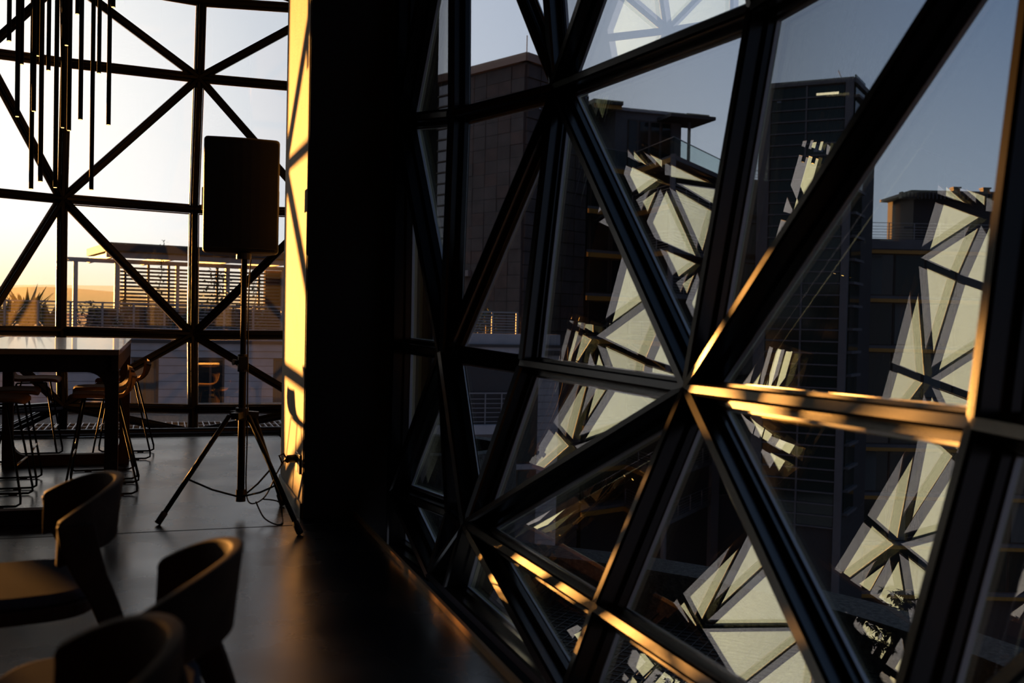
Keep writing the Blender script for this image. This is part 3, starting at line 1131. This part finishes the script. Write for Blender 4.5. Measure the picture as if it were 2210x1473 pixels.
# ---- glass tower
tw = empty('glass_tower', (0, 0, 0), label='dark teal glass tower with a lit tube lamp on its top floor', cat='building')
ct = at_d(1840, 168, 58)
zT = ct.z
A = at_z(1650, 184, zT)
tf = Fr(A, ct)
sidev = Vector((math.sin(math.radians(50)), math.cos(math.radians(50)), 0)) * 7
ts = Fr(ct, ct + sidev)
poly = [(A.x, A.y), (ct.x, ct.y), (ct.x + sidev.x, ct.y + sidev.y), (A.x + sidev.x, A.y + sidev.y)]
MB().prism(poly, -30, zT).build('core', APTD, tw)
tf.part('parapet', APT, tw, -.1, tf.len + .12, -.3, .22, zT - .25, zT + .03)
ts.part('parapet', APT, tw, 0, 7, -.3, .22, zT - .25, zT + .03)
L0, Lm, L1 = tf.s_of(1658, 500), tf.s_of(1737, 400), tf.s_of(1820, 400)
tf.part('corner_pier', APT, tw, L1 + .02, tf.len + .1, 0, .3, -30, zT - .2)
tf.part('edge_pier', APT, tw, -.2, L0, 0, .25, -30, zT - .2)
th = (tf.z_of(1750, 205) - tf.z_of(1750, 455)) / 10
for r in range(38):
    z = zT - .3 - r * th
    tf.part('transom', APT, tw, L0, L1, .0, .22, z - th - .04, z - th + .04)
    for a, b in ((L0, Lm), (Lm, L1)):
        tf.part('window_pane', TGLASS, tw, a + .05, b - .05, 0, .08, z - th + .06, z - .06)
    if r % 2 == 0:
        ts.part('side_louvre', APT, tw, .6, 3.2, .0, .3, z - th, z - th + .15)
        ts.part('side_pane', TGLASS, tw, .6, 3.2, 0, .08, z - th + .15, z + th - .05)
tf.part('mullion', APT, tw, Lm - .05, Lm + .05, 0, .2, -20, zT - .3)
s0, s1 = tf.s_of(1763, 203), tf.s_of(1811, 202)
zl = tf.z_of(1787, 203)
tf.part('tube_lamp', mat('lit tube lamp', (1, .9, .6), .5, emit=((1, .86, .52), 1.6)), tw, s0, s1, .1, .16, zl - .06, zl + .07)
for u, v, w, h in ((1678, 215, 9, 8), (1757, 312, 9, 16), (1768, 310, 9, 18)):
    s, z = tf.s_of(u, v), tf.z_of(u, v)
    tf.part('lit_opening', PGLASS, tw, s, s + w * .028, .085, .11, z - h * .028, z)
MB().tube([Vector((ct.x, ct.y, zT)) - tf.e * .6, Vector((ct.x, ct.y, zT + .5)) - tf.e * .8], .02, 5).build('mast', FRAMEB, tw)

# ---- right apartments
ra = empty('terrace_apartments', (0, 0, 0), label='apartment block with yellow beams and a pergola penthouse, right of the glass tower', cat='building')
f = Fr(at_d(1850, 700, 68), at_d(2330, 700, 68))
zr_ = f.z_of(1900, 516)
f.part('wall', APTD, ra, -.5, f.len, -10, -.3, -30, zr_)
f.part('parapet', APT, ra, -.3, f.len, -.4, .35, f.z_of(1900, 537), zr_)
f.part('pier', APT, ra, -.35, .35, -.3, .3, -30, zr_)
lev = [543, 648, 755, 868, 968, 1072, 1178, 1284]
for k, v in enumerate(lev):
    z = f.z_of(1900, v)
    f.part('floor_slab', APT, ra, .2, f.len, -.3, .2, z + .12, z + .32)
    f.part('yellow_beam', YELLOW, ra, .15, f.len, 0, .25, z - .12, z + .12)
    if k < len(lev) - 1:
        z0, z1 = f.z_of(1900, lev[k + 1]) + .32, z - .12
        for i in range(6):
            a, b = .4 + i * 2.1, .4 + (i + 1) * 2.1 - .06
            w = f.part('window', FRAMEB, ra, a, b, -.3, -.22, z0, z1)
            f.part('pane', TGLASS if (i + k) % 3 else DGLASS, w, a + .07, b - .07, -.22, -.18, z0 + .07, z1 - .07)
            if (i * 3 + k) % 4 == 0:
                f.part('curtain', CURTAIN, ra, a + .1, b - .8, -.17, -.15, z0 + .1, z1 - .1)
railing(f, f.s_of(1863, 500), f.s_of(2190, 500), .1, zr_, f.z_of(1900, 480), 6, 6, ra, PALERAIL, pw=.05, bw=.03)
s0, s1 = f.s_of(1986, 480), f.s_of(2260, 480)
zp0, zp1 = f.z_of(2000, 512), f.z_of(2000, 412)
f.part('penthouse_wall', APTD, ra, s0, s1, -6, -1.2, zr_, zp1)
f.part('penthouse_roof', ROOFD, ra, s0 - .6, s1, -6, -.2, zp1 - .1, zp1 + .08)
for i in range(34):
    s = s0 - 1.4 + i * .26
    f.part('roof_fin', ROOFD, ra, s, s + .10, -.25, .25, zp1 - .55, zp1 - .1)
f.part('fin_rail', ROOFD, ra, s0 - 1.4, s0 + .2, -.1, .05, zp1 - .52, zp1 - .42)
f.part('fin_rail', ROOFD, ra, s0 - 1.1, s0 + .2, -.1, .05, zp0 + .6, zp0 + .72)
for u in (2075, 2140):
    s = f.s_of(u, 405)
    f.part('roof_vent', ROOFD, ra, s - .22, s + .22, -1.2, -.7, zp1, zp1 + .32)
    f.part('vent_cap', ROOFD, ra, s - .28, s + .28, -1.25, -.6, zp1 + .32, zp1 + .42)
# ---------------------------------------------------------------- furniture


def hull(name, poly, m, parent, *a, **k):
    return MB().prism(poly, *a).build(name, m, parent, **k)


# ---- high table: two loop frames, rails, thick top
tx0, tx1, ty0, ty1, tz = -1.17, -.225, 6.30, 8.92, 1.02
tbl = empty('bar_table', ((tx0 + tx1) / 2, (ty0 + ty1) / 2, 0), label='long high oak table with rounded loop legs by the sunset window', cat='table')
ox, oy = tbl.location.x, tbl.location.y


def TB(a, b):
    return (a[0] - ox, a[1] - oy, a[2]), (b[0] - ox, b[1] - oy, b[2])


MB().box(*TB((tx0, ty0, tz - .035), (tx1, ty1, tz))).build('tabletop', TABLEWOOD, tbl, bevel=.004)
for x in (tx0 + .005, tx1 - .045):
    MB().box(*TB((x, ty0 + .02, tz - .13), (x + .04, ty1 - .02, tz - .036))).build('apron', WOOD, tbl, bevel=.003)


def loop_frame(y0, y1):
    """flat frame: rectangle with a rounded rectangular opening"""
    x0, x1, z0, z1 = tx0 - ox + .004, tx1 - ox - .004, .0, tz - .037
    lw, rr, th, bh = .075, .10, .10, .085
    ix0, ix1, iz0, iz1 = x0 + lw, x1 - lw, z0 + bh, z1 - th
    g = MB()
    inner, outer = [], []
    n = 8
    for cxx_, czz, a0 in ((ix1 - rr, iz1 - rr, 0), (ix0 + rr, iz1 - rr, 90), (ix0 + rr, iz0 + rr, 180), (ix1 - rr, iz0 + rr, 270)):
        for i in range(n + 1):
            a = math.radians(a0 + 90 * i / n)
            inner.append((cxx_ + rr * math.cos(a), czz + rr * math.sin(a)))
            ox_, oz_ = (x1 if a0 in (0, 270) else x0), (z1 if a0 in (0, 90) else z0)
            outer.append((ox_, oz_))
    k = len(inner)
    for y in (y0 - oy, y1 - oy):
        g.v += [(x, y, z) for x, z in inner] + [(x, y, z) for x, z in outer]
    for i in range(k):
        j = (i + 1) % k
        g.f += [(i, j, k + j, k + i), (2 * k + i, 3 * k + i, 3 * k + j, 2 * k + j), (i, 2 * k + i, 2 * k + j, j), (k + i, k + j, 3 * k + j, 3 * k + i)]
        g.mi += [0] * 4
    return g


loop_frame(6.36, 6.44).build('leg_frame', WOOD, tbl)
loop_frame(8.74, 8.82).build('leg_frame', WOOD, tbl)

# ---- bar stools


def make_stool(label):
    r = empty('bar_stool', label=label, cat='bar stool', group='wire legged bar stools around the high table')
    prof = [(-.21, .0), (-.19, .016), (-.05, .020), (.08, .010), (.14, .022), (.175, .065), (.195, .12), (.205, .165)]
    w = [.17, .19, .20, .205, .205, .20, .19, .165]
    g = MB()
    nx = 8
    th = .028
    base = .655
    for side in (0, 1):
        for (y, z), hw in zip(prof, w):
            for i in range(nx + 1):
                t = 2 * i / nx - 1
                lift = .012 * t * t
                yy, z2 = y - .035 * t * t * max(0, (z - .02) * 6), z + lift
                if side:
                    z2 -= th
                    yy += th * .6 if z > .05 else 0
                g.v.append((hw * t, yy, base + z2))
    R = nx + 1
    P_ = len(prof)
    M_ = P_ * R
    for j in range(P_ - 1):
        for i in range(nx):
            a = j * R + i
            g.f += [(a, a + 1, a + R + 1, a + R), (M_ + a, M_ + a + R, M_ + a + R + 1, M_ + a + 1)]
    for j in range(P_ - 1):
        for i in (0, nx):
            a = j * R + i
            g.f.append((a, a + R, M_ + a + R, M_ + a))
    for i in range(nx):
        for j in (0, P_ - 1):
            a = j * R + i
            g.f.append((a, M_ + a, M_ + a + 1, a + 1))
    g.mi = [0] * len(g.f)
    g.build('seat_shell', FABRIC, r, smooth=True, subsurf=1)
    rr = .0075
    for s in (-1, 1):
        pts = [(s * .15, -.12, base - .01), (s * .235, -.215, .06), (s * .24, -.215, .025), (s * .24, -.19, .010), (s * .24, .20, .010), (s * .24, .235, .025), (s * .235, .235, .06), (s * .15, .10, base - .02)]
        MB().tube(pts, rr, 8).build('sled_leg', BLACKMETAL, r, smooth=True)
        MB().tube([(s * .15, -.12, base - .012), (s * .15, .10, base - .018)], rr, 6).build('seat_rail', BLACKMETAL, r, smooth=True)
        MB().box((s * .24 - .012, -.12, 0), (s * .24 + .012, -.07, .01)).build('glide', RUBBER, r)
        MB().box((s * .24 - .012, .10, 0), (s * .24 + .012, .15, .01)).build('glide', RUBBER, r)
    zf = .26
    k = (base - .01 - zf) / (base - .07)
    MB().tube([(-(.15 + .085 * k), -.12 - .095 * k, zf), (.15 + .085 * k, -.12 - .095 * k, zf)], rr, 8).build('footrest', mat('worn chrome bar', (.5, .48, .45), .3, .9), r, smooth=True)
    return r


st_spec = [(-.37, 7.48, -90, 'near right stool of the high table, its curved back lit gold'),
           (-.40, 8.12, -86, 'middle stool on the right side of the high table, partly behind the gold lit one'),
           (-.29, 9.20, -93, 'far right stool of the high table, back in shade against the window'),
           (-1.02, 7.16, 88, 'near left stool of the high table, cut by the picture edge'),
           (-1.02, 7.85, 92, 'middle stool on the left side of the high table'),
           (-1.0, 9.18, 90, 'far left stool of the high table, whole curved back visible')]
st0 = None
for x, y, a, lb in st_spec:
    o = make_stool(lb) if st0 is None else copy_tree(st0)
    st0 = st0 or o
    o['label'] = lb
    o.location = (x, y, 0)
    o.rotation_euler.z = math.radians(a)

# ---- curved wooden chairs in the foreground


def make_chair(label):
    r = empty('dining_chair', label=label, cat='chair', group='curved back wooden chairs at the front left')
    g = MB()
    n = 36
    amax = math.radians(80)
    inner_o = []
    for i in range(n + 1):
        t = 2 * i / n - 1
        a = t * amax
        rx, ry = .265, .235
        k = abs(t)
        top = .765 - .085 * k ** 2.2
        hgt = .175 - .045 * k ** 2
        bot = top - hgt
        th = .017 + .006 * k
        for rad, z in ((0, top), (-th * 1.5, top - .004), (-th * 1.5 - .018, bot + .004), (-.018, bot)):
            x, y = (rx + rad) * math.sin(a), .03 + (ry + rad) * math.cos(a)
            g.v.append((x, y, z))
    for i in range(n):
        for j in range(4):
            a, b = i * 4 + j, i * 4 + (j + 1) % 4
            g.f.append((a, b, b + 4, a + 4))
    g.f += [(0, 3, 2, 1), (n * 4, n * 4 + 1, n * 4 + 2, n * 4 + 3)]
    g.mi = [0] * len(g.f)
    g.build('backrest', WOOD, r, smooth=True, bevel=.006)
    for s in (-1, 1):
        # blade-like rear leg that grows out of the end of the band and rakes back
        a = s * math.radians(80)
        px_, py_ = .252 * math.sin(a), .11
        g = MB()
        secs = [(.668, px_, py_ - .0, .048, .013), (.60, px_, py_ + .012, .05, .016), (.53, px_ * .985, py_ + .036, .044, .02), (.45, px_ * .97, py_ + .075, .036, .021), (.20, px_ * .99, py_ + .165, .026, .018), (0, px_ * 1.0, py_ + .24, .019, .015)]
        for z, x, y, hw, ht in secs:
            g.v += [(x - ht, y - hw, z), (x + ht, y - hw, z), (x + ht, y + hw, z), (x - ht, y + hw, z)]
        for j in range(len(secs) - 1):
            for i in range(4):
                g.f.append((j * 4 + i, j * 4 + (i + 1) % 4, j * 4 + 4 + (i + 1) % 4, j * 4 + 4 + i))
        g.f += [(0, 3, 2, 1), tuple(len(secs) * 4 - 4 + i for i in range(4))]
        g.mi = [0] * len(g.f)
        g.build('leg', WOOD, r, smooth=True, bevel=.006)
        g = MB()
        secs = [(.44, s * .215, -.20, .024), (.2, s * .222, -.215, .020), (0, s * .23, -.23, .014)]
        g.tube([(x, y, z) for z, x, y, q in secs], [q for *_, q in secs], 10).build('leg', WOOD, r, smooth=True)
    # seat with upholstered pad
    ring = []
    for i in range(32):
        a = 2 * PI * i / 32
        cxs, sy = math.cos(a), math.sin(a)
        e = .62
        ring.append((.235 * math.copysign(abs(cxs) ** e, cxs), -.03 + .215 * math.copysign(abs(sy) ** e, sy)))
    MB().prism(ring, .405, .445).build('seat_frame', WOOD, r, bevel=.008)
    MB().prism([(x * .97, -.03 + (y + .03) * .97) for x, y in ring], .446, .478).build('seat', GREYPAD, r, smooth=False, bevel=.012)
    return r


ch_spec = [(-.36, 3.155, -80, 'curved wooden chair farthest from the camera of the three, grey seat showing'),
           (-.092, 2.19, -97, 'middle curved wooden chair of the three at the front left'),
           (-.222, 1.60, -89, 'nearest curved wooden chair, cut off at the bottom left')]
c0 = None
for x, y, a, lb in ch_spec:
    o = make_chair(lb) if c0 is None else copy_tree(c0)
    c0 = c0 or o
    o['label'] = lb
    o.location = (x, y, 0)
    o.rotation_euler.z = math.radians(a)

# ---- loudspeaker on tripod
PX, PY = .488, 6.44
stand = empty('speaker_stand', (PX, PY, 0), label='black tripod speaker stand on the concrete floor beside the pier', cat='speaker stand')
MB().tube([(0, 0, .075), (0, 0, .92)], .0225, 16).build('lower_pole', BLACKMETAL, stand, smooth=True)
MB().tube([(0, 0, .90), (0, 0, 1.60)], .0175, 16).build('upper_pole', BLACKMETAL, stand, smooth=True)
g = MB().cyl((0, 0), .032, .885, .995, 18)
g.box((-.03, -.045, .90), (.03, -.02, .98))
g.build('collar', BLACKPLASTIC, stand, bevel=.004)
kn = MB().tube([(-.03, -.01, .945), (-.062, -.02, .945)], [.012, .019], 12).build('clamp_knob', BLACKPLASTIC, stand)
MB().tube([(-.05, 0, 1.30), (.0, 0, 1.30)], .004, 6).build('height_pin', BLACKMETAL, stand)
g = MB().cyl((0, 0), .040, .585, .66, 18)
for a in (0, 120, 240):
    q = Vector((math.cos(math.radians(a)), math.sin(math.radians(a)), 0))
    g.bar(q * .03 + Vector((0, 0, .62)), q * .10 + Vector((0, 0, .615)), (0, 0, 1), .05, -.02, .02)
g.build('hub', BLACKPLASTIC, stand)
MB().cyl((0, 0), .030, .075, .15, 18).build('lower_collar', BLACKPLASTIC, stand)
feet = [(.013 - PX, 6.188 - PY), (.755 - PX, 5.74 - PY), (.76 - PX, 6.63 - PY)]
for fx, fy in feet:
    q = Vector((fx, fy, 0)).normalized()
    a, b = q * .09 + Vector((0, 0, .615)), Vector((fx, fy, .03))
    lg_ = MB().tube([a, b], .0145, 12).build('leg', BLACKMETAL, stand, smooth=True)
    d = (b - a).normalized()
    MB().tube([b - d * .05, b + d * .025], .0195, 12).build('rubber_foot', RUBBER, lg_, smooth=True)
    mid = a.lerp(b, .62)
    dn = Vector((0, 0, .11)) + q * .03
    MB().tube([mid, mid.lerp(dn, .5) + Vector((0, 0, -.012)), dn], .006, 8).build('brace', BLACKMETAL, stand, smooth=True)

zs_, ze_ = at_y(520, 557, PY).z, at_y(520, 297, PY).z
spk = empty('loudspeaker', (PX - .018, PY + .15, zs_), math.radians(-2), label='black loudspeaker cabinet raised on the tripod against the bright window', cat='loudspeaker')
w0, w1, dp, hh = .228, .205, .16, ze_ - zs_
out = []
for i in range(9):
    t = i / 8
    out.append((-w0 + 2 * w0 * t, -dp - .022 * math.sin(PI * t)))
out += [(w0, -dp + .06), (w1 * .80, dp * .8), (w1 * .45, dp), (-w1 * .45, dp), (-w1 * .80, dp * .8), (-w0, -dp + .06)]
MB().prism(out, .03, hh).build('cabinet', BLACKPLASTIC, spk, bevel=.022)
g = MB()
for i in range(8):
    t0, t1 = i / 8, (i + 1) / 8
    xx = [(-w0 + .015) + 2 * (w0 - .015) * t for t in (t0, t1)]
    yy = [-dp - .034 - .022 * math.sin(PI * t) for t in (t0, t1)]
    g.add([(xx[0], yy[0] + .003, .06), (xx[1], yy[1] + .003, .06), (xx[1], yy[1] + .003, hh - .03), (xx[0], yy[0] + .003, hh - .03),
           (xx[0], yy[0] + .045, .06), (xx[1], yy[1] + .045, .06), (xx[1], yy[1] + .045, hh - .03), (xx[0], yy[0] + .045, hh - .03)],
          [(0, 1, 2, 3), (0, 4, 5, 1), (3, 2, 6, 7)])
g.build('front_grille', GRILLE, spk)
MB().cyl((.018, -.15), .045, -.005, .032, 16).build('pole_cup', BLACKPLASTIC, spk)
for s in (-1, 1):
    MB().box((s * .228 - .008, -.05, .30), (s * .228 + .008, .06, .44)).build('handle', RUBBER, spk, bevel=.004)

# socket, plug, cables on the pier side (plane x = .835)
sk = empty('wall_socket', (.834, 6.30, .32), label='double power socket plate on the sunlit side of the pier', cat='socket')
MB().box((-.012, -.045, -.06), (0, .045, .06)).build('plate', SOCKETM, sk, bevel=.003)
MB().box((-.012, .06, -.06), (0, .15, .06)).build('plate', mat('pale socket plate', (.5, .47, .42), .4), sk, bevel=.003)
MB().box((-.016, .085, .01), (-.011, .12, .035)).build('switch', SOCKETM, sk)
pl = empty('power_plug', (.815, 6.40, .34), label='black plug pushed into the pier socket', cat='plug')
MB().tube([(.006, 0, 0), (-.045, 0, 0), (-.06, 0, -.02)], [.026, .024, .014], 14).build('plug_body', BLACKPLASTIC, pl, smooth=True)
MB().tube([(-.055, .0, 0), (-.07, .02, .03), (-.10, .0, .02), (-.085, -.02, -.02), (-.06, 0, -.01)], .006, 8).build('cord_loop', RUBBER, pl, smooth=True)


def spline(pts, n=6):
    P = [Vector(p) for p in pts]
    P = [P[0]] + P + [P[-1]]
    o = []
    for i in range(1, len(P) - 2):
        for k in range(n):
            t = k / n
            a, b, c, d = P[i - 1], P[i], P[i + 1], P[i + 2]
            o.append(.5 * ((2 * b) + (c - a) * t + (2 * a - 5 * b + 4 * c - d) * t * t + (3 * b - a - 3 * c + d) * t ** 3))
    o.append(P[-2])
    return o


cb = MB().tube(spline([(.745, 6.40, .33), (.70, 6.36, .26), (.62, 6.27, .13), (.53, 6.22, .10), (PX + .03, PY - .02, .16), (PX + .03, PY - .035, .45), (PX + .028, PY - .03, .85), (PX + .03, PY + .03, 1.3), (PX + .05, PY + .15, 1.60)]), .0045, 8)
tag(cb.build('speaker_cable', RUBBER, smooth=True), 'black cable running from the pier socket up the speaker stand pole', 'cable')
cb = MB().tube(spline([(.56, 6.21, .11), (.60, 6.12, .03), (.66, 6.02, .006), (.70, 6.05, .006), (.715, 6.18, .02), (.70, 6.22, .10), (.60, 6.24, .12)]), .0045, 8)
tag(cb.build('loose_cable', RUBBER, smooth=True), 'black cable loop sagging to the floor at the right tripod leg', 'cable')

# low heating pipe along the far glazing
hp = empty('floor_pipe', (0, 0, 0), label='low black pipe rail along the foot of the far window', cat='pipe')
MB().tube(spline([(-6.5, 10.75, .03), (-3, 10.75, .03), (.9, 10.75, .03), (1.25, 10.73, .03), (1.36, 10.66, .0), (1.40, 10.6, -.2)]), .035, 12).build('pipe', mat('satin black pipe', (.03, .03, .03), .25, .4), hp, smooth=True)
for x in (-5, -3.4, -1.8, -.2, 1.0):
    MB().box((x - .015, 10.73, -.26), (x + .015, 10.77, .0)).build('pipe_bracket', BLACKMETAL, hp)

# ---- pendant tubes: (x px, y px of the lit tip, depth Y)
PY0, PYK = 9.0, .8
tips = [(19.5, 88, 7.2), (37, 251, 6.7), (46.5, 138.5, 7.9), (72.5, 239.5, 7.1), (81, 120, 7.7), (87, 391, 6.6), (67, 407, 7.4), (104.5, 151.5, 8.0), (119, 404, 7.0),
        (135, 275, 7.7), (143.5, 97.5, 6.8), (148.5, 281, 7.3), (167, 30, 7.9), (173.5, 257.5, 6.9), (197, 409, 7.5), (213.5, 157.5, 8.1), (234, 269, 7.2), (244, 15, 6.6)]
words = ['first', 'second', 'third', 'fourth', 'fifth', 'sixth', 'seventh', 'eighth', 'ninth', 'tenth', 'eleventh', 'twelfth', 'thirteenth', 'fourteenth', 'fifteenth', 'sixteenth', 'seventeenth', 'last']
tips.sort()
pd0 = None
for i, (u, v, y) in enumerate(tips):
    q = at_y(u, v, PY0 + (y - 6.6) * PYK)
    lb = 'slim black tube pendant near the sunset window, %s lit tip from the left' % words[i]
    root = empty('pendant_lamp', (q.x, q.y, q.z), label=lb, cat='pendant lamp', group='slim tube pendants hanging near the sunset window')
    L_ = 5.35 - q.z
    r_ = .0185
    g = MB().cyl((0, 0), r_, .0, L_, 12)
    g.build('tube', BLACKMETAL, root, smooth=False)
    MB().cyl((0, 0), r_ * .72, -.004, .006, 12).build('lamp_tip', LAMPTIP, root)

# ---- potted fig trees in front of the far bays


def fig(loc, h, n, label, seed, cr=.42):
    rnd = random.Random(seed)
    root = empty('potted_fig', loc, label=label, cat='potted plant', group='potted figs along the far glazing')
    MB().cyl((0, 0), .17, 0, .42, 20, r1=.23).build('pot', POT, root, bevel=.01)
    MB().cyl((0, 0), .205, .405, .425, 20).build('soil', SOIL, root)
    tr = MB()
    tr.tube(spline([(0, 0, .4), (.02, .01, h * .4), (-.02, 0, h * .6), (.01, 0, h * .85)]), .018, 8)
    lv = MB()
    for i in range(26):
        a = rnd.uniform(0, 2 * PI)
        z0 = h * rnd.uniform(.42, .85)
        ln = cr * rnd.uniform(.4, 1.0)
        d = Vector((math.cos(a), math.sin(a), rnd.uniform(.2, .9))).normalized()
        p0 = Vector((0, 0, z0))
        pts = [p0 + d * ln * t + Vector((0, 0, -.28 * ln * t * t)) for t in (0, .35, .7, 1)]
        tr.tube(pts, [.006, .005, .004, .002], 5)
        for k in range(n // 26):
            t = rnd.uniform(.25, 1)
            p = p0 + d * ln * t + Vector((0, 0, -.28 * ln * t * t))
            leaf_mb(lv, p, (rnd.gauss(0, .7), rnd.gauss(0, .7), rnd.uniform(-1.3, .2)), rnd.uniform(.07, .11), rnd.uniform(.035, .05))
    tr.build('branches', SLAT, root, smooth=True)
    o = lv.build('leaves', LEAF, root)
    o['kind'] = 'stuff'


fig((-1.64, 10.1, 0), 1.58, 240, 'potted fig at the left picture edge, in front of the sunset bay', 1, .32)
fig((-3.52, 10.2, 0), 2.05, 1500, 'potted fig before the second far bay, seen mirrored in the near glass', 2, .42)
fig((-7.3, 10.25, 0), 1.8, 520, 'potted fig farthest along the far wall', 3)
